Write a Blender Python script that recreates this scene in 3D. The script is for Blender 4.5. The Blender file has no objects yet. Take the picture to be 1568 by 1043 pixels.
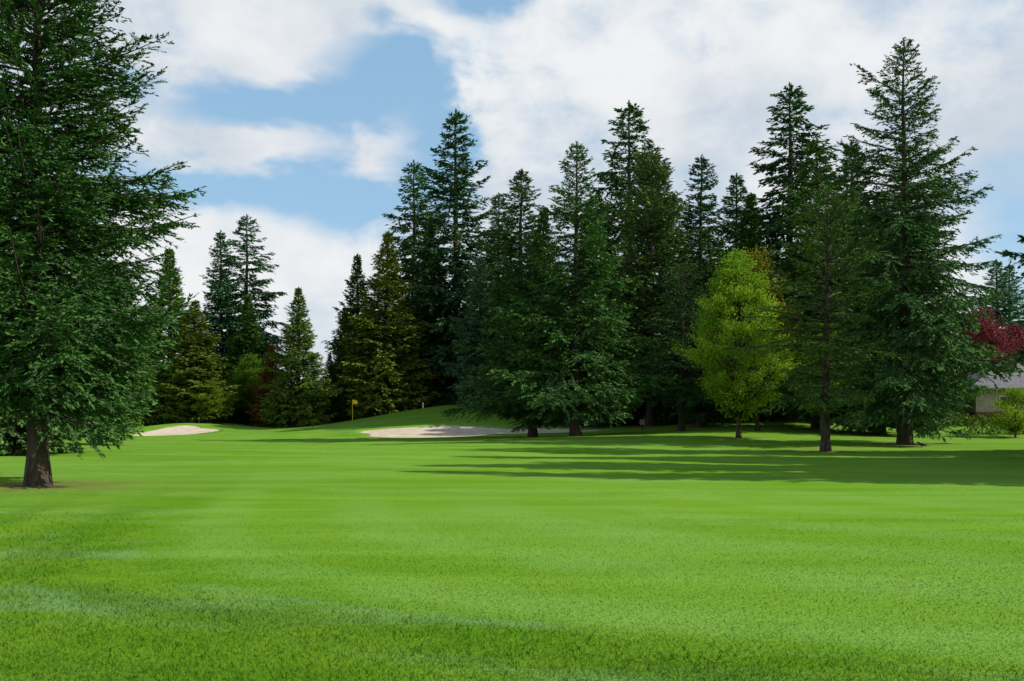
import bpy, math, numpy as np, bmesh
from mathutils import Vector
import time
T0=time.time()
sc=bpy.context.scene
sc.view_settings.view_transform='Standard'; sc.view_settings.look='None'
sc.view_settings.exposure=0; sc.view_settings.gamma=1

# ------------------------------------------------------------------ node helpers
class NT:
    def __init__(s,tree): s.t=tree; s.n=tree.nodes; s.l=tree.links
    def new(s,ty,**kw):
        n=s.n.new(ty)
        for k,v in kw.items(): setattr(n,k,v)
        return n
    def put(s,sock,v):
        if isinstance(v,bpy.types.NodeSocket): s.l.new(v,sock)
        elif v is not None: sock.default_value=v
    def math(s,op,a,b=None,c=None,clamp=False):
        n=s.new('ShaderNodeMath',operation=op); n.use_clamp=clamp
        s.put(n.inputs[0],a)
        if b is not None: s.put(n.inputs[1],b)
        if c is not None: s.put(n.inputs[2],c)
        return n.outputs[0]
    def mix(s,f,a,b,mode='MIX'):
        n=s.new('ShaderNodeMix',data_type='RGBA',blend_type=mode)
        s.put(n.inputs[0],f)
        for i,v in ((6,a),(7,b)):
            if isinstance(v,tuple) and len(v)==3: v=v+(1,)
            s.put(n.inputs[i],v)
        return n.outputs[2]
    def noise(s,vec,scale,detail=3,rough=.5,dist=0):
        n=s.new('ShaderNodeTexNoise'); s.put(n.inputs['Vector'],vec)
        n.inputs['Scale'].default_value=scale; n.inputs['Detail'].default_value=detail
        n.inputs['Roughness'].default_value=rough; n.inputs['Distortion'].default_value=dist
        return n.outputs[0]
    def ss(s,v,a,b,lo=0.,hi=1.):
        n=s.new('ShaderNodeMapRange',interpolation_type='SMOOTHSTEP')
        s.put(n.inputs[0],v)
        for i,x in enumerate((a,b,lo,hi)): n.inputs[i+1].default_value=x
        return n.outputs[0]
    def vscale(s,v,sc):
        n=s.new('ShaderNodeVectorMath',operation='MULTIPLY'); s.put(n.inputs[0],v)
        n.inputs[1].default_value=sc; return n.outputs[0]

def newmat(name):
    m=bpy.data.materials.new(name); m.use_nodes=True
    m.node_tree.nodes.clear(); t=NT(m.node_tree)
    return m,t,t.new('ShaderNodeOutputMaterial')

def simple_mat(name,c1,c2,scale=4,rough=.8,bump=.0,stretch=(1,1,1)):
    m,t,o=newmat(name)
    tc=t.new('ShaderNodeTexCoord').outputs['Object']
    v=t.vscale(tc,stretch)
    n=t.noise(v,scale,3,.6)
    col=t.mix(t.ss(n,.3,.7),c1,c2)
    p=t.new('ShaderNodeBsdfPrincipled'); t.put(p.inputs['Base Color'],col); p.inputs['Roughness'].default_value=rough
    p.inputs['Specular IOR Level'].default_value=.25
    if bump:
        b=t.new('ShaderNodeBump'); b.inputs['Strength'].default_value=bump; t.put(b.inputs['Height'],n)
        t.l.new(b.outputs[0],p.inputs['Normal'])
    t.l.new(p.outputs[0],o.inputs[0]); return m

# ------------------------------------------------------------------ grass colour (world position)
grp=bpy.data.node_groups.new('grass_colour','ShaderNodeTree')
grp.interface.new_socket('Color',in_out='OUTPUT',socket_type='NodeSocketColor')
g=NT(grp); go=g.new('NodeGroupOutput')
pos=g.new('ShaderNodeNewGeometry').outputs['Position']
sp=g.new('ShaderNodeSeparateXYZ'); g.l.new(pos,sp.inputs[0]); X,Y=sp.outputs[0],sp.outputs[1]
n_big=g.noise(g.vscale(pos,(1,1,0)),.11,2,.55)
n_mid=g.noise(g.vscale(pos,(1,1,0)),.75,3,.62)
n_str=g.noise(g.vscale(pos,(.13,.8,0)),1.0,4,.65)
n_fine=g.noise(g.vscale(pos,(1,.55,1)),44,3,.80)
dA=g.math('MULTIPLY',g.math('ADD',g.math('ADD',X,4.4),g.math('MULTIPLY',g.math('SUBTRACT',Y,11.5),.193)),.98)
dB=g.math('MULTIPLY',g.math('ADD',g.math('SUBTRACT',Y,9.0),g.math('MULTIPLY',g.math('ADD',X,2.3),.464)),.907)
f0=g.math('SMOOTH_MIN',dA,dB,5.0)
f=g.math('ADD',f0,g.math('MULTIPLY',g.math('SUBTRACT',n_mid,.5),1.0))
farf=g.ss(Y,13,26)
fair=g.math('MAXIMUM',g.ss(f,-.6,.5),g.math('MULTIPLY',farf,.8))
stripe=g.math('SINE',g.math('MULTIPLY',f,2*math.pi/2.3))
str2=g.math('SINE',g.math('MULTIPLY',g.math('ADD',Y,g.math('ADD',g.math('MULTIPLY',X,.16),g.math('MULTIPLY',n_big,10.))),2*math.pi/6.0))
s_near=g.math('MULTIPLY',g.ss(stripe,-.5,.8),g.math('SUBTRACT',1.,farf))
s_far=g.math('MULTIPLY',g.ss(str2,-.6,.9),farf)
sfade=g.ss(n_mid,.25,.65)
cf=g.mix(g.ss(n_str,.30,.72),(.120,.265,.015),(.172,.335,.030))
cf=g.mix(g.math('MULTIPLY',g.math('MULTIPLY',s_near,sfade),.34),cf,(.205,.39,.095))  # mowing stripes; whitish turf sheen painted in as a paler green
cf=g.mix(g.math('MULTIPLY',g.math('MULTIPLY',s_far,sfade),.34),cf,(.210,.38,.100))
cf=g.mix(g.math('MULTIPLY',g.ss(n_big,.42,.65),.40),cf,(.190,.36,.065))
cf=g.mix(g.math('MULTIPLY',g.ss(n_mid,.5,.75),.25),cf,(.20,.30,.020))
cr=g.mix(g.ss(n_mid,.3,.7),(.090,.220,.010),(.145,.285,.018))
cr=g.mix(g.math('MULTIPLY',g.ss(n_str,.46,.70),.50),cr,(.172,.31,.100))
lane=g.ss(g.math('SINE',g.math('MULTIPLY',f,2*math.pi/1.5)),-.2,.85)
cr=g.mix(g.math('MULTIPLY',g.math('MULTIPLY',lane,g.ss(n_str,.3,.6)),.38),cr,(.062,.160,.012))
lane2=g.ss(g.math('ABSOLUTE',g.math('SUBTRACT',g.math('ABSOLUTE',g.math('ADD',f,.9)),.55)),.24,.02)
lane2=g.math('MULTIPLY',g.math('MULTIPLY',lane2,g.ss(n_str,.38,.62)),g.ss(Y,20,10))
col=g.mix(fair,cr,cf)
col=g.mix(g.math('MULTIPLY',lane2,.36),col,(.19,.34,.12))
dd=g.ss(n_fine,.30,.68,.66,1.24)
cc=g.new('ShaderNodeCombineColor')
for i in range(3): g.l.new(dd,cc.inputs[i])
col=g.mix(1.0,col,cc.outputs[0],'MULTIPLY')
g.l.new(col,go.inputs[0])

mat_ground,t,o=newmat('grass_turf')
gg=t.new('ShaderNodeGroup'); gg.node_tree=grp
at=t.new('ShaderNodeAttribute',attribute_name='litter')
p3=t.new('ShaderNodeNewGeometry').outputs['Position']
nl=t.noise(p3,1.6,3,.7)
lit=t.math('MULTIPLY',at.outputs['Fac'],t.ss(nl,.30,.58))
litc=t.mix(nl,(.08,.06,.03),(.26,.19,.095))
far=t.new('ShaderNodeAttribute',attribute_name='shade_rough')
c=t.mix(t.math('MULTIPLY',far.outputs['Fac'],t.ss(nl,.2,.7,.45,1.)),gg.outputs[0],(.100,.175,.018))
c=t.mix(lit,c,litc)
p=t.new('ShaderNodeBsdfDiffuse'); t.l.new(c,p.inputs[0])
b=t.new('ShaderNodeBump'); b.inputs['Strength'].default_value=.35; b.inputs['Distance'].default_value=.02
hn=t.noise(p3,36,2,.8); t.l.new(hn,b.inputs['Height']); t.l.new(b.outputs[0],p.inputs['Normal'])
t.l.new(p.outputs[0],o.inputs[0])

mat_blade,t,o=newmat('grass_blades')
gg=t.new('ShaderNodeGroup'); gg.node_tree=grp
at=t.new('ShaderNodeAttribute',attribute_name='tip')
c=t.mix(1.0,gg.outputs[0],t.mix(at.outputs['Fac'],(.85,.9,.8),(1.30,1.24,1.7)),'MULTIPLY')
d=t.new('ShaderNodeBsdfDiffuse')
t.l.new(c,d.inputs[0])
gm=t.new('ShaderNodeNewGeometry')
vm=t.new('ShaderNodeVectorMath',operation='ADD'); t.l.new(t.vscale(gm.outputs['Normal'],(.22,.22,.22)),vm.inputs[0]); vm.inputs[1].default_value=(0,0,.8)
vn=t.new('ShaderNodeVectorMath',operation='NORMALIZE'); t.l.new(vm.outputs[0],vn.inputs[0]); t.l.new(vn.outputs[0],d.inputs['Normal'])
t.l.new(d.outputs[0],o.inputs[0])

# ------------------------------------------------------------------ foliage / bark
def foliage_mat(name,c1,c2,c3,transl=.25):
    m,t,o=newmat(name)
    oi=t.new('ShaderNodeObjectInfo')
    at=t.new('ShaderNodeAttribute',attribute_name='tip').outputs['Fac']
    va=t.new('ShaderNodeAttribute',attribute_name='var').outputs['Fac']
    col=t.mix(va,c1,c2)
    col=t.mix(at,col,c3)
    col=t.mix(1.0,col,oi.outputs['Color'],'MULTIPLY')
    p=t.new('ShaderNodeBsdfDiffuse'); t.l.new(col,p.inputs[0])
    if not transl:
        t.l.new(p.outputs[0],o.inputs[0]); return m
    tr=t.new('ShaderNodeBsdfTranslucent'); t.l.new(col,tr.inputs[0])
    ms=t.new('ShaderNodeMixShader'); ms.inputs[0].default_value=transl
    t.l.new(p.outputs[0],ms.inputs[1]); t.l.new(tr.outputs[0],ms.inputs[2]); t.l.new(ms.outputs[0],o.inputs[0])
    return m
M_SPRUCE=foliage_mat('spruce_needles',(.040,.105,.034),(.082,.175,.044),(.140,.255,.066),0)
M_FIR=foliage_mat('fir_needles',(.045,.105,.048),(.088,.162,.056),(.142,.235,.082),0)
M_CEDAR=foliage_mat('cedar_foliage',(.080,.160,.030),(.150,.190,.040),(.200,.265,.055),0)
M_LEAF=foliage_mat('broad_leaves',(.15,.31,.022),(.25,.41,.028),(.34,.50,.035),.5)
M_RED=foliage_mat('red_maple_leaves',(.15,.030,.045),(.22,.055,.06),(.28,.09,.08),.3)
M_BARK=simple_mat('bark',(.030,.023,.017),(.085,.067,.048),7,.9,.8,(1,1,.25))
M_SAND=simple_mat('sand',(.52,.42,.30),(.66,.55,.41),1.2,.95,.3)

# ------------------------------------------------------------------ terrain
BUNK=[(-6.2,81.5,6.2,4.5,-.10),(2.4,82,5.0,2.2,.10),(-30.6,91,2.8,8.5,.06)]
def bunker_d(x,y):
    x=np.asarray(x,float); y=np.asarray(y,float); best=np.full(np.broadcast(x,y).shape,9.)
    for cx,cy,rx,ry,rot in BUNK:
        c_,s_=math.cos(rot),math.sin(rot)
        u=((x-cx)*c_+(y-cy)*s_)/rx; v=(-(x-cx)*s_+(y-cy)*c_)/ry
        a=np.arctan2(v,u)
        w=1+.10*np.sin(3*a+cx)+.07*np.sin(5*a+1+cy)
        best=np.minimum(best,np.sqrt(u*u+v*v)/w)
    return best
def sstep(a,b,v):
    q=np.clip((np.asarray(v,float)-a)/(b-a),0,1); return q*q*(3-2*q)
def h0(x,y):
    x=np.asarray(x,float); y=np.asarray(y,float)
    h=2.2*np.exp(-((x+4.5)/12.5)**2-((y-106)/13.5)**2)
    h=h+.75*sstep(75,90,y)*sstep(128,100,y)*np.exp(-((x+3)/11)**2)
    h=h+1.5*sstep(60,95,y)*sstep(0,20,x)*(1-.25*np.sin(x*.11+1)*np.sin(y*.09))
    h=h+.35*np.exp(-((x-17)/9)**2-((y-66)/6)**2)+.35*np.exp(-((x-30)/8)**2-((y-60)/6)**2)
    h=h+.75*np.exp(-((x+28)/26)**2-((y-142)/22)**2)
    h=h+1.0*np.exp(-((x+34)/6)**2-((y-106)/13)**2)
    h=h+.2*sstep(30,60,y)*np.sin(x*.13+.5)*np.sin(y*.10+1)
    h=h+.04*sstep(16,30,y)*np.sin(x*.5)*np.sin(y*.4)
    h=h+.4*sstep(25,60,-x)*sstep(20,50,y)
    return h
def hz(x,y): return float(h0(x,y))
def sand_h(x,y):
    d=bunker_d(x,y); return h0(x,y)-.14*np.clip(1-d**3,0,1)-.01
def ground_h(x,y):
    d=bunker_d(x,y)
    lip=.12*np.exp(-((d-1.14)/.11)**2)*sstep(80,84,y)*sstep(-20,-18,x)
    return h0(x,y)+lip-.75*sstep(1.03,.93,d)

# ------------------------------------------------------------------ mesh helper
def make_mesh(name,V,Q,mats,midx=None,attrs=None,smooth=False):
    me=bpy.data.meshes.new(name)
    V=np.ascontiguousarray(V,dtype=np.float32); Q=np.ascontiguousarray(Q,dtype=np.int32)
    k=Q.shape[1]
    me.vertices.add(len(V)); me.vertices.foreach_set('co',V.ravel())
    me.loops.add(Q.size); me.loops.foreach_set('vertex_index',Q.ravel())
    me.polygons.add(len(Q))
    me.polygons.foreach_set('loop_start',np.arange(0,Q.size,k,dtype=np.int32))
    me.polygons.foreach_set('loop_total',np.full(len(Q),k,dtype=np.int32))
    for m in mats: me.materials.append(m)
    if midx is not None: me.polygons.foreach_set('material_index',np.asarray(midx,np.int32))
    if smooth: me.polygons.foreach_set('use_smooth',np.ones(len(Q),bool))
    me.update(calc_edges=True)
    for a,v in (attrs or {}).items():
        at=me.attributes.new(a,'FLOAT','POINT'); at.data.foreach_set('value',np.asarray(v,np.float32))
    return me
def add(name,me,loc=(0,0,0),parent=None,rot=0,scale=(1,1,1),color=None):
    ob=bpy.data.objects.new(name,me); sc.collection.objects.link(ob)
    ob.location=loc; ob.rotation_euler=(0,0,rot); ob.scale=scale
    if color: ob.color=(*color,1)
    if parent: ob.parent=parent
    return ob
class Acc:
    def __init__(s): s.V=[];s.Q=[];s.M=[];s.T=[];s.n=0
    def add(s,V,Q,m,tip=0.):
        s.V.append(V); s.Q.append(Q+s.n); s.M.append(np.full(len(Q),m)); 
        s.T.append(np.broadcast_to(np.asarray(tip,float),(len(V),)).copy()); s.n+=len(V)
    def mesh(s,name,mats):
        V=np.concatenate(s.V); rng=np.random.default_rng(len(V)%9973)
        ph=rng.uniform(0,6.28,6)
        v=.5+.22*np.sin(V[:,0]*1.5+V[:,2]*1.1+ph[0])+.18*np.sin(V[:,1]*2.1-V[:,2]*1.7+ph[1])+.14*np.sin(V[:,0]*4.3+V[:,1]*3.7+V[:,2]*3.1+ph[2])
        lr=np.repeat(rng.normal(0,.20,len(V)//4+1),4)[:len(V)]
        v=np.clip(v+lr,0,1)
        T=np.clip(np.concatenate(s.T)*(.55+.45*np.sin(V[:,0]*5.1+V[:,2]*4.3+ph[3])*np.sin(V[:,1]*5.7+ph[4]))+lr*.5,0,1)
        return make_mesh(name,V,np.concatenate(s.Q),mats,np.concatenate(s.M),{'tip':T,'var':v})

def tubes(P,Rr,sides):
    n,k,_=P.shape
    T=np.gradient(P,axis=1); T/=np.linalg.norm(T,axis=2,keepdims=True)+1e-9
    ref=np.where(np.abs(T[...,2:3])>.9,np.array([1.,0,0]),np.array([0,0,1.]))
    A=np.cross(T,ref); A/=np.linalg.norm(A,axis=2,keepdims=True)+1e-9
    B=np.cross(T,A)
    th=np.linspace(0,2*np.pi,sides,endpoint=False)
    V=P[:,:,None,:]+Rr[:,:,None,None]*(np.cos(th)[None,None,:,None]*A[:,:,None,:]+np.sin(th)[None,None,:,None]*B[:,:,None,:])
    i=np.arange(n)[:,None,None]*k*sides; j=np.arange(k-1)[None,:,None]*sides; s=np.arange(sides)[None,None,:]
    s2=(s+1)%sides
    Q=np.stack([i+j+s,i+j+s2,i+j+sides+s2,i+j+sides+s],-1).reshape(-1,4)
    return V.reshape(-1,3),Q
def rhombs(P,D,L,W,rng,flat=.6):
    n=len(P); D=D/(np.linalg.norm(D,axis=1,keepdims=True)+1e-9)
    up=np.array([0,0,1.])+rng.normal(0,flat,(n,3))
    S=np.cross(D,up); S/=np.linalg.norm(S,axis=1,keepdims=True)+1e-9
    L=L[:,None];W=W[:,None]
    V=np.stack([P,P+D*L*.45+S*W*.5,P+D*L,P+D*L*.45-S*W*.5],1).reshape(-1,3)
    return V,np.arange(n*4).reshape(-1,4)

def trunk(acc,H,r,rng,top=.98,lean=.006,sides=12):
    k=16; z=np.linspace(-.15,H*top,k); u=np.clip(z/H,0,1)
    ox=np.cumsum(rng.normal(0,lean*H/4,k)); oy=np.cumsum(rng.normal(0,lean*H/4,k)); ox-=ox[0]; oy-=oy[0]
    P=np.stack([ox*u,oy*u,z],1)[None]
    R=r*((1-u)**.85*.95+.04)+r*.45*np.exp(-np.clip(z,0,9)/.35)
    V,Q=tubes(P,R[None],sides); acc.add(V,Q,0)
    return lambda zz:(np.interp(zz,z,ox*u),np.interp(zz,z,oy*u))

def conifer(acc,seed,H,R,cb=.12,N=170,prof='spruce',pb=-8,pt=40,droop=.25,up=.18,twd=3.2,leafL=.3,leafW=.08,lpt=16,
            rnd=.3,gap=.08,tw=.42,tr=None,hang=.25,sides=12,extra=None,expo=.8,mt=9):
    rng=np.random.default_rng(seed)
    tr=tr or H*.013+.06
    ctr=trunk(acc,H,tr,rng,sides=sides)
    t=np.sort((np.arange(N)+rng.random(N))/N)
    t=t**.95
    nw=max(8,int(N/7)); tw_=np.round(t*nw)/nw; t=np.clip(t*.5+tw_*.5,0,.992)
    if prof=='spruce': pr=(1-t)**expo*np.minimum(1,.62+t*3.2)
    elif prof=='cedar': pr=(1-t**1.5)**.95*np.minimum(1,.78+t*2.5)
    elif prof=='pine': pr=np.sqrt(np.clip(1-t**2.2,0,1))*np.minimum(1,.55+t*1.5)*.95
    else: pr=(1-t)**.68*np.minimum(1,.55+t*2.2)*1.05
    az=np.arange(N)*2.39996+rng.normal(0,.35,N)
    lump=1+.13*np.sin(az*2+seed+t*9)+.12*np.sin(az*3+seed*2-t*17)+.15*np.sin(t*31+seed)
    L=R*pr*lump*(1+rng.uniform(-rnd,rnd*.8,N))+.10+.04*R
    L*=np.where(rng.random(N)<gap,.5,1)
    z0=H*(cb+(1-cb)*t)*.985
    if extra is not None:
        for (tz,a_,l_) in extra:
            i=np.argmin(abs(t-tz)); az[i]=a_; L[i]=l_
    pitch=np.radians(pb+(pt-pb)*t**1.4+rng.normal(0,6,N))
    cx,cy=ctr(z0)
    hd=np.stack([np.cos(az),np.sin(az)],1)
    dr=droop*(1-t)*(1+rng.normal(0,.3,N)); upt=up*(1-t*.5)*(1+rng.normal(0,.3,N))
    def pt_(i,s):
        rad=L[i]*s*np.cos(pitch[i])
        zz=z0[i]+L[i]*(np.sin(pitch[i])*s-dr[i]*s**1.6+upt[i]*s**3.2)
        return np.stack([cx[i]+hd[i,0]*rad,cy[i]+hd[i,1]*rad,zz],-1)
    idx=np.arange(N)
    S=np.linspace(0,1,5)
    BP=np.stack([pt_(idx,np.full(N,s)) for s in S],1)
    br=(.012+.011*L)[:,None]*(1-S*.85)[None]
    V,Q=tubes(BP,br,4); acc.add(V,Q,0)
    m=np.maximum(mt,(L*twd*2).astype(int)); bi=np.repeat(idx,m); nt=len(bi)
    s=rng.random(nt)**.75*.9+.10
    O=pt_(bi,s); O2=pt_(bi,np.minimum(s+.05,1.05)); Tn=O2-O; Tn/=np.linalg.norm(Tn,axis=1,keepdims=True)+1e-9
    side=np.where(rng.random(nt)<.5,-1,1.)
    Pp=np.cross(Tn,[0,0,1.]); Pp/=np.linalg.norm(Pp,axis=1,keepdims=True)+1e-9
    ang=np.radians(rng.uniform(15,68,nt))
    TD=Tn*np.cos(ang)[:,None]+Pp*(side*np.sin(ang))[:,None]
    TD[:,2]+=rng.normal(-hang*.75,.25,nt)*(1-t[bi]*.7)
    TD/=np.linalg.norm(TD,axis=1,keepdims=True)
    TL=L[bi]*tw*(1.12-s)*rng.uniform(.6,1.25,nt)+leafL*.6
    k=np.maximum(4,(TL*lpt).astype(int)); li=np.repeat(np.arange(nt),k); n=len(li)
    u=rng.random(n)
    P=O[li]+TD[li]*(TL[li]*u)[:,None]
    P[:,2]-=hang*.45*TL[li]*u*u
    Ps=np.cross(TD[li],[0,0,1.]); 
    D=TD[li]+Ps*rng.uniform(-.9,.9,n)[:,None]+rng.normal(0,.25,(n,3)); D[:,2]-=hang*rng.random(n)
    fs=1-.30*t[bi[li]]
    V,Q=rhombs(P,D,leafL*rng.uniform(.6,1.25,n)*fs,leafW*rng.uniform(.7,1.3,n)*fs,rng,.6)
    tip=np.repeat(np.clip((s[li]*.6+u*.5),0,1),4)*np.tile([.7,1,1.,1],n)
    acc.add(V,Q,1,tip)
    n=50; P=np.stack([np.full(n,cx[-1]),np.full(n,cy[-1]),H*rng.uniform(.95,1.0,n)],1)
    D=rng.normal(0,.35,(n,3)); D[:,2]=1.1
    V,Q=rhombs(P,D,np.full(n,leafL*.8),np.full(n,leafW*.6),rng); acc.add(V,Q,1,.8)

def cmesh(name,mat,**kw):
    a=Acc(); conifer(a,**kw); return a.mesh(name,[M_BARK,mat])

def broadleaf(name,mat,seed,H,R,cb=.18,clumps=240,leaves=150,ls=.12,crad=.42,peak=.38):
    rng=np.random.default_rng(seed); a=Acc(); trunk(a,H*.85,H*.011+.03,rng,lean=.004)
    C=[]
    while len(C)<clumps:
        zt=rng.random(); th=rng.uniform(0,6.283); rr=rng.random()**.42
        w=((zt/peak)**.5 if zt<peak else ((1-zt)/(1-peak))**.62)
        w*=1+.16*math.sin(3*th+zt*9+seed)+.12*math.sin(5*th-zt*15)+.10*math.sin(zt*26+th)
        if rng.random()>w+.25: continue
        rad=R*w*rr*(1+rng.normal(0,.06))
        C.append([math.cos(th)*rad,math.sin(th)*rad,H*(cb+(1-cb)*zt)])
    C=np.array(C); n=len(C)
    rc=np.hypot(C[:,0],C[:,1])
    zb=C[:,2]-rc*rng.uniform(.7,1.5,n)-.2; zb=np.clip(zb,H*cb*.85,H*.8)
    S=np.linspace(0,1,5)[None,:,None]
    A=np.stack([zb*0,zb*0,zb],1)[:,None,:]; E=C[:,None,:]
    P=A+(E-A)*S; P[:,:,2]-=.12*rc[:,None]*(S[...,0]*(1-S[...,0]))*2
    P[:,1:4,:2]+=rng.normal(0,.05,(n,3,2))
    V,Q=tubes(P,(.03*(1-.85*S[...,0]))*np.ones((n,1)),4); a.add(V,Q,0)
    k=rng.integers(int(leaves*.4),int(leaves*1.5),n); li=np.repeat(np.arange(n),k); m=len(li)
    u=rng.normal(0,1,(m,3)); 
    outw=np.stack([C[:,0]/(rc+.1),C[:,1]/(rc+.1),np.full(n,.55)],1)
    off=u*np.array([crad,crad,crad*.6])*.6+outw[li]*rng.normal(0,1,(m,1))*crad*.6
    P=C[li]+off; D=off+rng.normal(0,.3,(m,3)); D[:,2]-=.12
    V,Q=rhombs(P,D,ls*rng.uniform(.7,1.4,m),ls*.75*rng.uniform(.7,1.3,m),rng,.7)
    rr=np.hypot(P[:,0],P[:,1])/R
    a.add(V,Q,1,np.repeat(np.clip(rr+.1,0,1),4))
    return a.mesh(name,[M_BARK,mat])

def shrub_mass(name,mat,seed,ell,ls=.12,dens=260,color=None,box=False):
    rng=np.random.default_rng(seed); a=Acc()
    for (x,y,rx,ry,rz) in ell:
        m=int(dens*(rx*rz+ry*rz+rx*ry)*1.6)
        q=rng.normal(0,1,(m,3)); q/=np.linalg.norm(q,axis=1,keepdims=True); q[:,2]=abs(q[:,2])
        if box: q=np.sign(q)*np.abs(q)**.35; 
        rr=rng.uniform(.72,1.05,m)*(1+.12*np.sin(q[:,0]*7+x)+.12*np.sin(q[:,1]*6+q[:,2]*7+y)*(0 if box else 1))
        P=q*rr[:,None]*np.array([rx,ry,rz]); z=hz(x,y)-.05
        D=q+rng.normal(0,.6,(m,3))
        V,Q=rhombs(P+np.array([x,y,z]),D,ls*rng.uniform(.7,1.4,m),ls*.6*rng.uniform(.7,1.3,m),rng,.8)
        a.add(V,Q,1,np.repeat(np.clip(rr-.3,0,1),4))
        k=6; B=np.zeros((k,3,3)); B[:,0]=[x,y,z]; ang=rng.uniform(0,6.28,k)
        for j in range(k):
            B[j,0,:2]+=rng.uniform(-.3,.3,2)*rx
            B[j,1]=B[j,0]+[math.cos(ang[j])*rx*.3,math.sin(ang[j])*ry*.3,rz*.5]
            B[j,2]=B[j,0]+[math.cos(ang[j])*rx*.5,math.sin(ang[j])*ry*.5,rz*.85]
        V,Q=tubes(B,np.full((k,3),.025),4); a.add(V,Q,0)
    return add(name,a.mesh(name,[M_BARK,mat]),color=color)

# ------------------------------------------------------------------ trees
litter=[]
def plant(name,me,x,y,H,R,refH,refR,rot=0,color=(1,1,1),lit=1.6):
    ob=add(name,me,(x,y,hz(x,y)-.05),rot=rot,scale=(R/refR,R/refR,H/refH),color=color)
    litter.append((x,y,lit)); return ob

me=cmesh('spruce_big',M_SPRUCE,seed=3,H=15.0,R=3.4,cb=.12,N=460,prof='spruce',pb=0,pt=38,droop=.20,up=.26,twd=5.2,
         leafL=.145,leafW=.044,lpt=44,rnd=.18,gap=.07,tw=.48,tr=.24,hang=.28,expo=.66,sides=20)
plant('spruce_tree',me,-10.95,23,15.0,3.4,15.0,3.4,0,(.72,.80,.80),1.9)

me=cmesh('spruce_mid_a',M_SPRUCE,seed=11,H=20.3,R=5.0,cb=.10,N=250,pb=-2,pt=42,droop=.22,up=.16,twd=4.6,leafL=.28,leafW=.09,lpt=23,rnd=.34,gap=.12,tw=.44,expo=.82,hang=.3)
plant('spruce_tree',me,4.4,69,20.3,5.3,20.3,5.0,0,(.98,1.05,1.0))
plant('spruce_tree',me,1.5,72,15.0,4.7,20.3,5.0,2.2,(.8,.85,.85))
me2=cmesh('douglas_fir_a',M_FIR,seed=21,H=23.6,R=5.2,cb=.09,N=270,prof='fir',pb=-14,pt=42,droop=.32,up=.18,twd=4.6,leafL=.29,leafW=.092,lpt=19,rnd=.44,gap=.20,tw=.42,hang=.38,
          extra=[(.86,math.pi*.97,3.3),(.885,math.pi*1.03,1.6)])
plant('douglas_fir_tree',me2,21.7,55,22.4,4.9,23.6,5.2,0,(1.0,1.12,.95))
plant('douglas_fir_tree',me2,27.0,68,20.0,4.3,23.6,5.2,2.0,(.9,.98,.95))
me3=cmesh('hemlock_a',M_SPRUCE,seed=31,H=12.4,R=2.9,cb=.17,N=160,prof='pine',pb=5,pt=45,droop=.25,up=.05,twd=4.6,leafL=.18,leafW=.058,lpt=23,rnd=.45,gap=.18,tw=.44)
plant('hemlock_tree',me3,14.8,47,12.4,2.9,12.4,2.9,0,(1.3,1.15,.85))
plant('hemlock_tree',me3,12.6,74,12.5,2.8,12.4,2.9,1.3,(.85,.9,.9))

V={}
V['fir1']=cmesh('fir_v1',M_FIR,seed=41,H=24,R=4,cb=.07,N=240,prof='fir',pb=-8,pt=35,droop=.30,up=.20,twd=3.8,leafL=.40,leafW=.15,lpt=15,rnd=.44,gap=.16,tw=.46,hang=.34)
V['fir2']=cmesh('fir_v2',M_FIR,seed=42,H=24,R=4,cb=.08,N=220,prof='spruce',pb=0,pt=30,droop=.32,up=.26,twd=3.8,leafL=.40,leafW=.15,lpt=15,rnd=.46,gap=.17,tw=.48,expo=.68,hang=.34)
V['fir3']=cmesh('fir_v3',M_FIR,seed=43,H=24,R=4,cb=.06,N=270,prof='spruce',pb=-10,pt=40,droop=.24,up=.16,twd=3.8,leafL=.39,leafW=.15,lpt=15,rnd=.36,gap=.13,tw=.46,expo=.76,hang=.34)
V['fir4']=cmesh('fir_v4',M_FIR,seed=47,H=24,R=4,cb=.12,N=230,prof='fir',pb=-16,pt=28,droop=.30,up=.10,twd=3.8,leafL=.40,leafW=.15,lpt=16,rnd=.50,gap=.22,tw=.50,hang=.5)
V['pine']=cmesh('pine_v',M_FIR,seed=44,H=24,R=4,cb=.10,N=270,prof='pine',pb=5,pt=60,droop=.15,up=.2,twd=3.6,leafL=.34,leafW=.14,lpt=16,rnd=.25,gap=.06,tw=.44)
V['ced1']=cmesh('cedar_v1',M_CEDAR,seed=45,H=24,R=4,cb=.03,N=330,prof='cedar',pb=15,pt=62,droop=.25,up=.1,twd=3.8,leafL=.38,leafW=.155,lpt=15,rnd=.16,gap=.03,tw=.42,hang=.5)
V['ced2']=cmesh('cedar_v2',M_CEDAR,seed=46,H=24,R=4,cb=.03,N=300,prof='cedar',pb=20,pt=66,droop=.3,up=.1,twd=3.8,leafL=.38,leafW=.155,lpt=15,rnd=.20,gap=.05,tw=.42,hang=.55)
G=(.70,.95,1.05)
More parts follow.
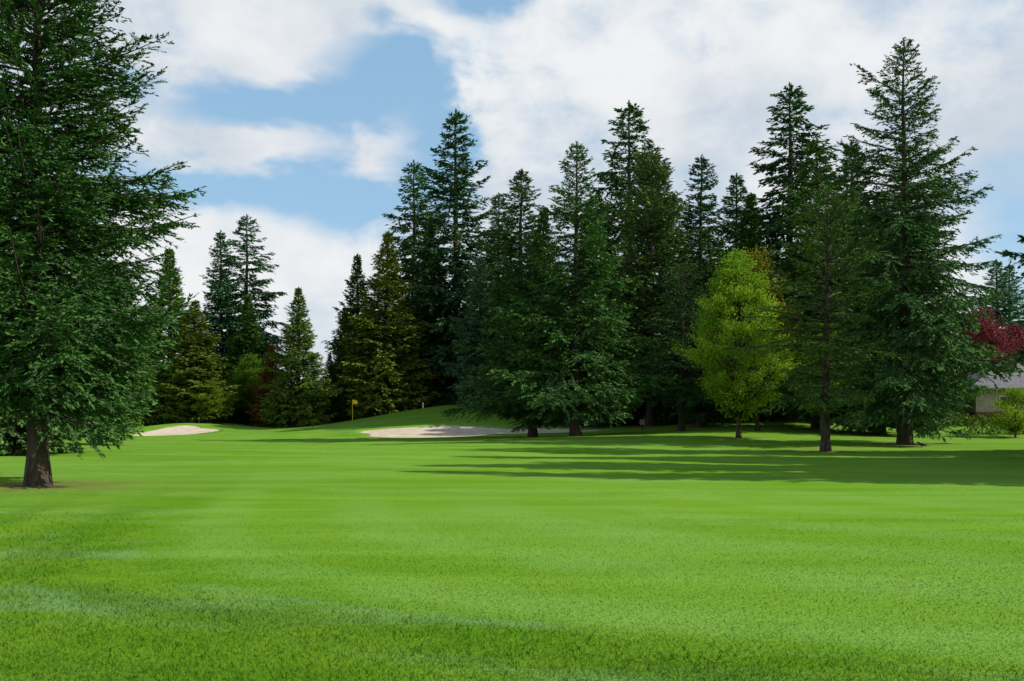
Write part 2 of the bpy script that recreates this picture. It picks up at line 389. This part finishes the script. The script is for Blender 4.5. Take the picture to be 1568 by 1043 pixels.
rows=[
('spruce_tree','fir3',-20.2,41,13.5,3.2,0,(1.05,1.1,.85)),
('spruce_tree','fir1',-24.2,58,15,2.9,1,(1.1,1.2,.9)),
('cedar_tree','ced2',-37.5,109,19.3,4.4,2,(.85,1.1,.85)),
('cedar_tree','ced1',-42,114,14,4.0,.4,(.9,1.05,.8)),
('fir_tree','fir3',-36.2,124,24,4.5,.3,G),
('fir_tree','fir4',-33.6,127,26.5,5.2,1.1,(.75,1.0,1.05)),
('cedar_tree','ced2',-31.6,119,15.5,4.1,2.1,(.55,.9,.75)),
('cedar_tree','ced1',-34.2,107,13.2,4.3,3.0,(1.15,1.08,.8)),
('cedar_tree','ced2',-26.6,110,9.2,2.2,1.9,(1.7,.65,.8)),
('cedar_tree','ced1',-23.2,108,15.2,3.6,.9,(.95,1.08,.8)),
('cedar_tree','ced2',-21.2,116,8.5,2.0,.9,(.6,.85,.65)),
('cedar_tree','ced1',-14.3,113,21.4,5.3,1.7,(1.15,1.02,.75)),
('cedar_tree','ced2',-19.2,124,21.5,4.3,.2,(.50,.80,.62)),
('cedar_tree','ced1',-22.0,131,15.5,2.8,.2,(.50,.78,.65)),
('douglas_fir_tree','fir4',-12.6,126,33.5,6.0,2.7,(.9,1.1,.95)),
('cedar_tree','ced2',-9.8,121,25,4.1,.5,(.6,.9,.75)),
('douglas_fir_tree','fir1',-6.6,119,37,6.9,.8,(.70,.86,.95)),
('blue_spruce_tree','fir3',-3.3,104,15.5,3.3,.8,(1.0,1.2,1.6)),
('fir_tree','fir3',.8,100,24.3,5.2,2.2,(1.1,1.12,.9)),
('fir_tree','fir1',-1.6,112,24.5,4.6,4.2,(.75,.92,.9)),
('cedar_tree','ced2',3.0,94,20,4.2,1.2,(.55,.82,.6)),
('douglas_fir_tree','fir4',10.9,95,30.6,6.0,3.6,(.9,1.0,.95)),
('pine_tree','pine',12.0,86,23.5,4.7,.6,(1.4,1.2,1.0)),
('fir_tree','fir3',7.6,90,21,4.6,.6,(.8,.95,.9)),
('douglas_fir_tree','fir2',18.2,96,25.3,4.8,5.0,(.8,1.0,1.05)),
('fir_tree','fir1',15.2,80,16,4.0,5.5,(.9,.95,.75)),
('fir_tree','fir3',22.7,101,24.6,4.9,1.0,(.85,1.05,1.0)),
('cedar_tree','ced1',20.5,86,19.5,4.3,1.0,(.55,.82,.6)),
('douglas_fir_tree','fir4',24.3,88,29.3,6.0,2.9,(.8,.95,1.0)),
('fir_tree','fir2',23.4,76,22.0,4.9,.7,(1.1,1.1,.8)),
('fir_tree','fir3',29.0,85,23.6,5.0,.1,(.9,1.05,1.05)),
('cedar_tree','ced2',26.6,72,17.5,3.9,3.3,(.6,.82,.6)),
('fir_tree','fir1',33.4,84,20.0,4.2,3.9,(.9,1.0,.95)),
('cedar_tree','ced1',36.0,98,17,3.6,3.9,(.5,.75,.55)),
('fir_tree','fir3',58.5,120,18.5,4.5,3.9,(1.0,1.3,1.35)),
('fir_tree','fir2',52.0,128,15,4.4,1.9,(1.0,1.25,1.3)),
('fir_tree','fir3',66,132,20,4.7,3.9,(1.0,1.3,1.3)),
# trees standing right of the view that throw their shadows across the fairway
('douglas_fir_tree','fir1',26.6,42.5,21,4.0,1.9,(1,1.1,1)),
('fir_tree','fir3',23.6,35.5,19,3.9,.4,(1,1.1,1)),
('fir_tree','fir2',32.0,34.0,24,4.6,.4,(1,1.1,1)),
('douglas_fir_tree','fir4',22.6,28.5,19,4.0,3.4,(1,1.1,1)),
('fir_tree','fir3',30.5,27.0,23,4.4,1.4,(1,1.1,1)),
('fir_tree','fir1',39.0,31,25,5.0,2.4,(1,1.1,1)),
('fir_tree','fir3',24.0,23.6,20,3.6,4.4,(1,1.1,1)),
]
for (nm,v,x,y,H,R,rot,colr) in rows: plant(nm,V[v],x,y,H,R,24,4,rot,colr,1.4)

mp=broadleaf('maple_a',M_LEAF,51,11.3,3.2,cb=.12,clumps=430,leaves=90,ls=.135,crad=.33)
plant('maple_tree',mp,14.0,61.5,11.4,3.2,11.3,3.2,0,(1.0,.98,1),1.2)
mp2=broadleaf('maple_b',M_LEAF,52,11.8,2.8,cb=.2,clumps=240,leaves=90,ls=.17,crad=.45)
plant('maple_tree',mp2,17.0,69,12.3,3.0,11.8,2.8,0,(.95,.52,.8),1.2)
plant('maple_tree',mp2,20.5,66,7.5,2.0,11.8,2.8,2,(.6,.68,.8),1.0)
plant('maple_tree',mp2,-29.6,113,8.0,3.0,11.8,2.8,1,(.55,.62,.8),1.0)
plant('maple_tree',mp2,-39.5,106,7.5,3.2,11.8,2.8,3,(.62,.68,.8),1.0)
plant('maple_tree',mp2,-31.8,105,4.5,1.8,11.8,2.8,4,(.65,.66,.8),.5)
rm=broadleaf('red_maple',M_RED,53,7.5,2.8,cb=.12,clumps=160,leaves=110,ls=.18,crad=.5)
plant('red_maple_tree',rm,43.8,93,10.0,3.4,7.5,2.8,0,(1,1,1),.5)
plant('red_maple_tree',rm,48.8,96,9.0,3.2,7.5,2.8,2,(1,.9,1),.5)
sm=broadleaf('young_tree',M_LEAF,54,4.2,2.0,cb=.15,clumps=90,leaves=80,ls=.13,crad=.38)
plant('young_maple_tree',sm,35.4,70,3.5,1.6,4.2,2.0,0,(1.0,.92,1),.8)

a=Acc(); rng=np.random.default_rng(77)
def lowtree(x,y,H,R):
    b=Acc(); conifer(b,int(rng.integers(1e6)),H,R,cb=.03,N=90,prof='cedar' if rng.random()<.5 else 'spruce',pb=0,pt=45,twd=1.5,leafL=.95,leafW=.38,lpt=5,rnd=.3,sides=6,mt=5)
    Vv=np.concatenate(b.V)+np.array([x,y,hz(x,y)]); a.V.append(Vv); a.Q.append(np.concatenate(b.Q)+a.n); a.M.append(np.concatenate(b.M)); a.T.append(np.concatenate(b.T)); a.n+=len(Vv)
for x in np.arange(-16,62,3.4):
    lowtree(x+rng.uniform(-1,1),rng.uniform(132,144) if x<30 else rng.uniform(135,165),rng.uniform(15,22) if x<40 else rng.uniform(9,13),rng.uniform(3.2,4.5))
for x in np.arange(4,34,3.6):
    lowtree(x+rng.uniform(-1,1),rng.uniform(108,116),rng.uniform(13,19),rng.uniform(3.2,4.2))
for x in np.arange(-86,-40,4.5):
    lowtree(x,rng.uniform(125,150),rng.uniform(9,15),rng.uniform(3,4.5))
for x in np.arange(-120,120,7):
    lowtree(x+rng.uniform(-2,2),rng.uniform(235,275),rng.uniform(9,17),rng.uniform(4,6.5))
add('distant_trees',a.mesh('distant_trees',[M_BARK,M_FIR]),color=(.85,1.1,1.05))

rng=np.random.default_rng(5)
E=[]
for x in np.arange(-17,36,2.1):
    y=rng.uniform(100,124) if x<3 else (rng.uniform(92,100) if x<14 else rng.uniform(84,92))
    if x<3: y=rng.uniform(116,124)
    E.append((x,y,rng.uniform(1.4,2.4),rng.uniform(1.2,2),rng.uniform(1.4,3.2)))
shrub_mass('understory_shrubs',M_CEDAR,61,E,.3,60,color=(.5,.7,.6))
E=[(x,rng.uniform(118,124),rng.uniform(1.8,2.8),1.8,rng.uniform(2.4,5.8)) for x in np.arange(-52,-25,2.2)]
shrub_mass('shrub_border',M_CEDAR,62,E,.34,55,color=(.9,1.1,.9))
E=[(x,rng.uniform(78,80),rng.uniform(.9,1.5),1.1,rng.uniform(.5,1.2)) for x in np.arange(30,52,1.7)]
shrub_mass('shrub_border',M_CEDAR,63,E,.16,150,color=(1.0,1.0,.9))
E=[(x,rng.uniform(72,75),rng.uniform(.8,1.3),.9,rng.uniform(.5,1.0)) for x in np.arange(34.2,46,1.5)]
shrub_mass('flowering_shrubs',M_CEDAR,64,E,.13,190,color=(1.2,1.3,1.4))
E=[(x,86,1.6,.7,1.15) for x in np.arange(-52,-39,2.6)]
shrub_mass('clipped_hedge',M_CEDAR,65,E,.13,200,color=(.8,1.0,.8),box=True)
E=[(x,rng.uniform(98,102),rng.uniform(1.2,2.2),1.3,rng.uniform(1.2,2.8)) for x in np.arange(-66,-38,2.4)]
shrub_mass('shrub_border',M_CEDAR,66,E,.2,90,color=(1.0,1.2,.9))

# ------------------------------------------------------------------ ground
def axis(fine_lo,fine_hi,step,far,grow=1.25):
    c=list(np.arange(fine_lo,fine_hi+1e-6,step)); s=step; v=fine_hi
    while v<far: s*=grow; v+=s; c.append(v)
    s=step; v=fine_lo
    while v>-far: s*=grow; v-=s; c.insert(0,v)
    return np.array(c)
xs=axis(-48,48,.42,3000); ys=axis(0,128,.42,3500)
Xg,Yg=np.meshgrid(xs,ys); Zg=ground_h(Xg,Yg)
nx,ny=len(xs),len(ys)
i=np.arange(ny-1)[:,None]*nx+np.arange(nx-1)[None]
Q=np.stack([i,i+1,i+nx+1,i+nx],-1).reshape(-1,4)
lt=np.zeros_like(Xg)
for (x,y,r) in litter:
    if abs(x)>80: continue
    d2=(Xg-x)**2+((Yg-y))**2; lt=np.maximum(lt,np.exp(-d2/(r*r))*1.0)
lt=np.clip(lt,0,1)
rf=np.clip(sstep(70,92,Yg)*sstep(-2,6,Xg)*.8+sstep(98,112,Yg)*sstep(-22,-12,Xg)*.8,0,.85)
rf=np.maximum(rf,.9*np.exp(-((Xg+4.5)/14)**2-((Yg-106)/13)**2))  # mound: darker rough grass, with the trees' shade painted into its colour
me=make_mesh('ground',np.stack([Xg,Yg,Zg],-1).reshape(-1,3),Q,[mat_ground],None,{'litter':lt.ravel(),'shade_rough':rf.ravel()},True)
add('ground',me)

for k in (0,2):
    if k==0: gx=np.arange(-15,10,.3); gy=np.arange(73,90,.3)
    else: gx=np.arange(-40,-24,.3); gy=np.arange(78,106,.4)
    A,B=np.meshgrid(gx,gy); Z=sand_h(A,B); d=bunker_d(A,B)
    nx_=len(gx); i=np.arange(len(gy)-1)[:,None]*nx_+np.arange(nx_-1)[None]
    Q=np.stack([i,i+1,i+nx_+1,i+nx_],-1).reshape(-1,4)
    dm=d.ravel()[Q].max(1); Q=Q[dm<1.06]
    add('sand_bunker',make_mesh('sand_bunker',np.stack([A,B,Z],-1).reshape(-1,3),Q,[M_SAND],None,None,True))

# ------------------------------------------------------------------ grass blades near the viewer
rng=np.random.default_rng(9)
n=270000
yy=4.6+12.5*rng.random(n)**1.5; xx=(rng.random(n)*2-1)*(.56*yy+.8)
keep=rng.random(n)<np.clip((17.5-yy)/8,0,1)
xx=xx[keep]; yy=yy[keep]; n=len(xx)
fA=(xx+4.4+.193*(yy-11.5))*.98; fB=(yy-9+.464*(xx+2.3))*.907
rough=sstep(.2,-.8,np.minimum(fA,fB))
P=np.stack([xx,yy,h0(xx,yy)-.004],1)
th=rng.uniform(0,6.28,n); w=(.0028+.00033*yy)*rng.uniform(.7,1.3,n); hh=(.015+.014*rough)*rng.uniform(.5,1.3,n)
S=np.stack([np.cos(th),np.sin(th),th*0],1)*w[:,None]*.5
ln=rng.normal(0,.6,(n,2)); Tt=P+np.stack([ln[:,0]*hh,ln[:,1]*hh,hh],1)
Vv=np.stack([P-S,P+S,Tt+S*.3,Tt-S*.3],1).reshape(-1,3)
add('grass',make_mesh('grass',Vv,np.arange(4*n).reshape(-1,4),[mat_blade],None,{'tip':np.tile([0,0,1,1],n)}))

# ------------------------------------------------------------------ small objects
def box(name,sx,sy,sz,loc,mat,parent=None,bev=.0,rot=0):
    bm=bmesh.new(); bmesh.ops.create_cube(bm,size=1)
    for v in bm.verts: v.co.x*=sx; v.co.y*=sy; v.co.z*=sz
    if bev: bmesh.ops.bevel(bm,geom=bm.edges[:],offset=bev,segments=2,affect='EDGES')
    me=bpy.data.meshes.new(name); bm.to_mesh(me); bm.free(); me.materials.append(mat)
    return add(name,me,loc,parent,rot)
def empty(name,loc,rot=0):
    e=bpy.data.objects.new(name,None); sc.collection.objects.link(e); e.location=loc; e.rotation_euler=(0,0,rot); return e
M_WHITE=simple_mat('white_paint',(.72,.72,.70),(.80,.80,.78),5,.5)
M_YEL=simple_mat('flag_cloth',(.80,.55,.03),(.85,.62,.05),5,.8)
M_BRICK=simple_mat('brick',(.22,.07,.05),(.34,.13,.09),6,.9,.2)
M_ROOF=simple_mat('roof_shingles',(.13,.13,.14),(.22,.21,.22),5,.9,.3)
M_WALL=simple_mat('house_siding',(.42,.36,.28),(.5,.44,.35),3,.8)
M_GLASS=simple_mat('window_glass',(.02,.025,.03),(.04,.05,.06),2,.1)
M_DARK=simple_mat('dark_wood',(.07,.05,.035),(.12,.09,.06),6,.8)
fx,fy=-16.5,103; fz=hz(fx,fy)
e=empty('golf_flagstick',(fx,fy,fz))
Vv,Q=tubes(np.array([[[0,0,-.05],[0,0,1.1],[0,0,2.15]]]),np.array([[.035,.03,.028]]),8); add('pole',make_mesh('pole',Vv,Q,[M_YEL],None,None,True),parent=e)
u=np.linspace(0,1,9); w=np.linspace(0,1,4); U,W=np.meshgrid(u,w)
Vv=np.stack([.03+.50*U,.07*np.sin(U*7)*U,2.14-.44*W*(1-.2*U)-.14*U],-1).reshape(-1,3)
i=np.arange(3)[:,None]*9+np.arange(8)[None]; Q=np.stack([i,i+1,i+10,i+9],-1).reshape(-1,4)
add('flag',make_mesh('flag',Vv,Q,[M_YEL],None,None,True),parent=e)
x,y=-9.2,103; e=empty('marker_post',(x,y,hz(x,y)))
box('post',.12,.12,.6,(0,0,.28),M_WHITE,e,.02); box('cap',.17,.17,.05,(0,0,.605),M_DARK,e,.01)
x,y=10.2,78; e=empty('tee_marker_sign',(x,y,hz(x,y)),.2)
box('post',.1,.1,.9,(0,.045,.42),M_DARK,e,.01); box('board',.4,.05,.42,(0,-.035,.68),M_WALL,e,.01)
hx,hy=45.6,84; hb=hz(hx,hy)
e=empty('brick_house',(hx,hy,hb),math.radians(-8))
box('walls',15,9,2.7,(0,0,1.3),M_WALL,e,.01)
box('brick_base',15.08,9.08,.8,(0,0,.38),M_BRICK,e,.01)
rv=np.array([[-8.2,-5.3,2.55],[8.2,-5.3,2.55],[8.2,5.3,2.55],[-8.2,5.3,2.55],[-4.2,0,4.75],[5.2,0,4.75],
             [-8.2,-5.3,2.7],[8.2,-5.3,2.7],[8.2,5.3,2.7],[-8.2,5.3,2.7],[-4.2,0,4.95],[5.2,0,4.95]],float)
me=bpy.data.meshes.new('roof'); me.from_pydata(rv.tolist(),[],[(6,7,11,10),(8,9,10,11),(9,6,10),(7,8,11),(0,3,2,1),(0,1,7,6),(1,2,8,7),(2,3,9,8),(3,0,6,9)])
me.materials.append(M_ROOF); add('roof',me,parent=e)
box('chimney',.9,.8,3.2,(-1.2,1.2,4.4),M_BRICK,e,.02); box('chimney_cap',1.05,.95,.12,(-1.2,1.2,6.06),M_ROOF,e,.02)
box('chimney_2',.8,.7,2.2,(-3.8,-1.4,4.2),M_BRICK,e,.02)
for k,xx in enumerate((-5,-1.6,1.8,5)):
    box('window_frame_%d'%k,1.5,.1,1.2,(xx,-4.53,1.5),M_WHITE,e,.01); box('window_%d'%k,1.3,.06,1.0,(xx,-4.58,1.5),M_GLASS,e)
cx,cy=21.2,51.5
def skin(name,pts,edges,rad,mat,parent=None,loc=(0,0,0),rot=0):
    me=bpy.data.meshes.new(name); me.from_pydata(pts,edges,[]); me.materials.append(mat)
    ob=add(name,me,loc,parent,rot); md=ob.modifiers.new('s','SKIN')
    for v,r in zip(me.skin_vertices[0].data,rad): v.radius=(r,r)
    me.skin_vertices[0].data[0].use_root=True
    ob.modifiers.new('u','SUBSURF').levels=2; return ob
M_CROW=simple_mat('crow_feathers',(.008,.008,.010),(.02,.02,.025),9,.45)
skin('crow',[(0,0,.17),(.10,0,.21),(.16,0,.28),(.20,0,.29),(.26,0,.28),(-.12,0,.15),(-.26,0,.12),(.0,.04,.08),(.01,.04,0),(.0,-.04,.08),(.01,-.04,0)],
     [(0,1),(1,2),(2,3),(3,4),(0,5),(5,6),(0,7),(7,8),(0,9),(9,10)],[.075,.065,.04,.038,.008,.055,.02,.012,.007,.012,.007],M_CROW,loc=(cx,cy,hz(cx,cy)),rot=2.6)

# ------------------------------------------------------------------ sun + sky
AZ=math.radians(100); EL=math.radians(36)
s=Vector((math.cos(EL)*math.sin(AZ),math.cos(EL)*math.cos(AZ),math.sin(EL)))
ld=bpy.data.lights.new('sun','SUN'); ld.energy=5.0; ld.angle=math.radians(.5); ld.color=(1,.95,.86)
lo=bpy.data.objects.new('sun',ld); sc.collection.objects.link(lo); lo.rotation_euler=s.to_track_quat('Z','Y').to_euler(); lo.location=(60,20,60)
w=bpy.data.worlds.new('World'); sc.world=w; w.use_nodes=True; w.node_tree.nodes.clear(); t=NT(w.node_tree)
wo=t.new('ShaderNodeOutputWorld')
sky=t.new('ShaderNodeTexSky',sky_type='NISHITA'); sky.sun_disc=False; sky.sun_elevation=EL; sky.sun_rotation=AZ
sky.air_density=1.0; sky.dust_density=.6; sky.ozone_density=1.2
tc=t.new('ShaderNodeTexCoord').outputs['Generated']
sx=t.new('ShaderNodeSeparateXYZ'); t.l.new(tc,sx.inputs[0])
az=t.math('ARCTAN2',sx.outputs[0],sx.outputs[1]); el=t.math('ARCSINE',sx.outputs[2])
st=t.vscale(tc,(1,1,1.9))
nA=t.noise(st,5.5,4,.58,.3); nB=t.noise(t.vscale(tc,(1,1,1.5)),15,4,.6,.2); nC=t.noise(st,2.6,3,.55,.2)
azw=t.math('ADD',az,t.math('MULTIPLY',t.math('SUBTRACT',nB,.5),.12))
elw=t.math('ADD',el,t.math('MULTIPLY',t.math('SUBTRACT',nA,.5),.10))
def gauss(a,e_,sa,se,amp):
    u=t.math('DIVIDE',t.math('SUBTRACT',azw,a),sa); u=t.math('MULTIPLY',u,u)
    v=t.math('DIVIDE',t.math('SUBTRACT',elw,e_),se); v=t.math('MULTIPLY',v,v)
    return t.math('MULTIPLY',t.math('EXPONENT',t.math('MULTIPLY',t.math('ADD',u,v),-1.)),amp)
field=None
for gs in [(-.235,.298,.11,.022,-.75),(-.115,.330,.060,.036,-.68),(-.035,.41,.045,.034,-.85),(-.155,.222,.08,.042,-.88),(-.30,.212,.08,.014,-.75),
           (-.06,.27,.03,.050,-.65),(-.255,.255,.062,.020,.65),(-.143,.262,.022,.020,.4),(-.07,.375,.07,.012,.25),(.49,.13,.05,.06,-.5),
           (-.25,.155,.09,.03,.35),(-.12,.205,.03,.01,.3),(-.22,.40,.12,.045,.3)]:
    q=gauss(*gs); field=q if field is None else t.math('ADD',field,q)
field=t.math('ADD',field,t.ss(el,.50,.85,0.,-.75))
val=t.math('ADD',t.math('ADD',field,.42),t.math('MULTIPLY',t.math('SUBTRACT',nA,.5),.9))
val=t.math('ADD',val,t.math('MULTIPLY',t.math('SUBTRACT',nB,.5),.7))
mask=t.math('MULTIPLY',t.ss(val,-.10,.50),.97)
sh=t.math('ADD',t.math('MULTIPLY',nC,.75),t.math('MULTIPLY',nB,.25))
cl=t.mix(t.ss(sh,.38,.62),(.64,.71,.79),(.95,.96,.97))
bg1=t.new('ShaderNodeBackground'); t.l.new(sky.outputs[0],bg1.inputs[0]); bg1.inputs[1].default_value=.15
bg3=t.new('ShaderNodeBackground'); bg3.inputs[0].default_value=(.36,.64,.90,1); bg3.inputs[1].default_value=.9
mz=t.new('ShaderNodeMixShader'); t.l.new(t.ss(el,.95,.5,0.,.6),mz.inputs[0]); t.l.new(bg1.outputs[0],mz.inputs[1]); t.l.new(bg3.outputs[0],mz.inputs[2])
bg2=t.new('ShaderNodeBackground'); t.l.new(cl,bg2.inputs[0]); bg2.inputs[1].default_value=.94
mx=t.new('ShaderNodeMixShader'); t.l.new(mask,mx.inputs[0]); t.l.new(mz.outputs[0],mx.inputs[1]); t.l.new(bg2.outputs[0],mx.inputs[2])
t.l.new(mx.outputs[0],wo.inputs[0])

# ------------------------------------------------------------------ camera
cd=bpy.data.cameras.new('camera'); cd.lens=35; cd.sensor_width=36; cd.shift_y=116.5/1568; cd.clip_start=.1; cd.clip_end=8000
co=bpy.data.objects.new('camera',cd); sc.collection.objects.link(co); co.location=(0,0,1.6); co.rotation_euler=(math.radians(90),0,0)
sc.camera=co
print('build',time.time()-T0)
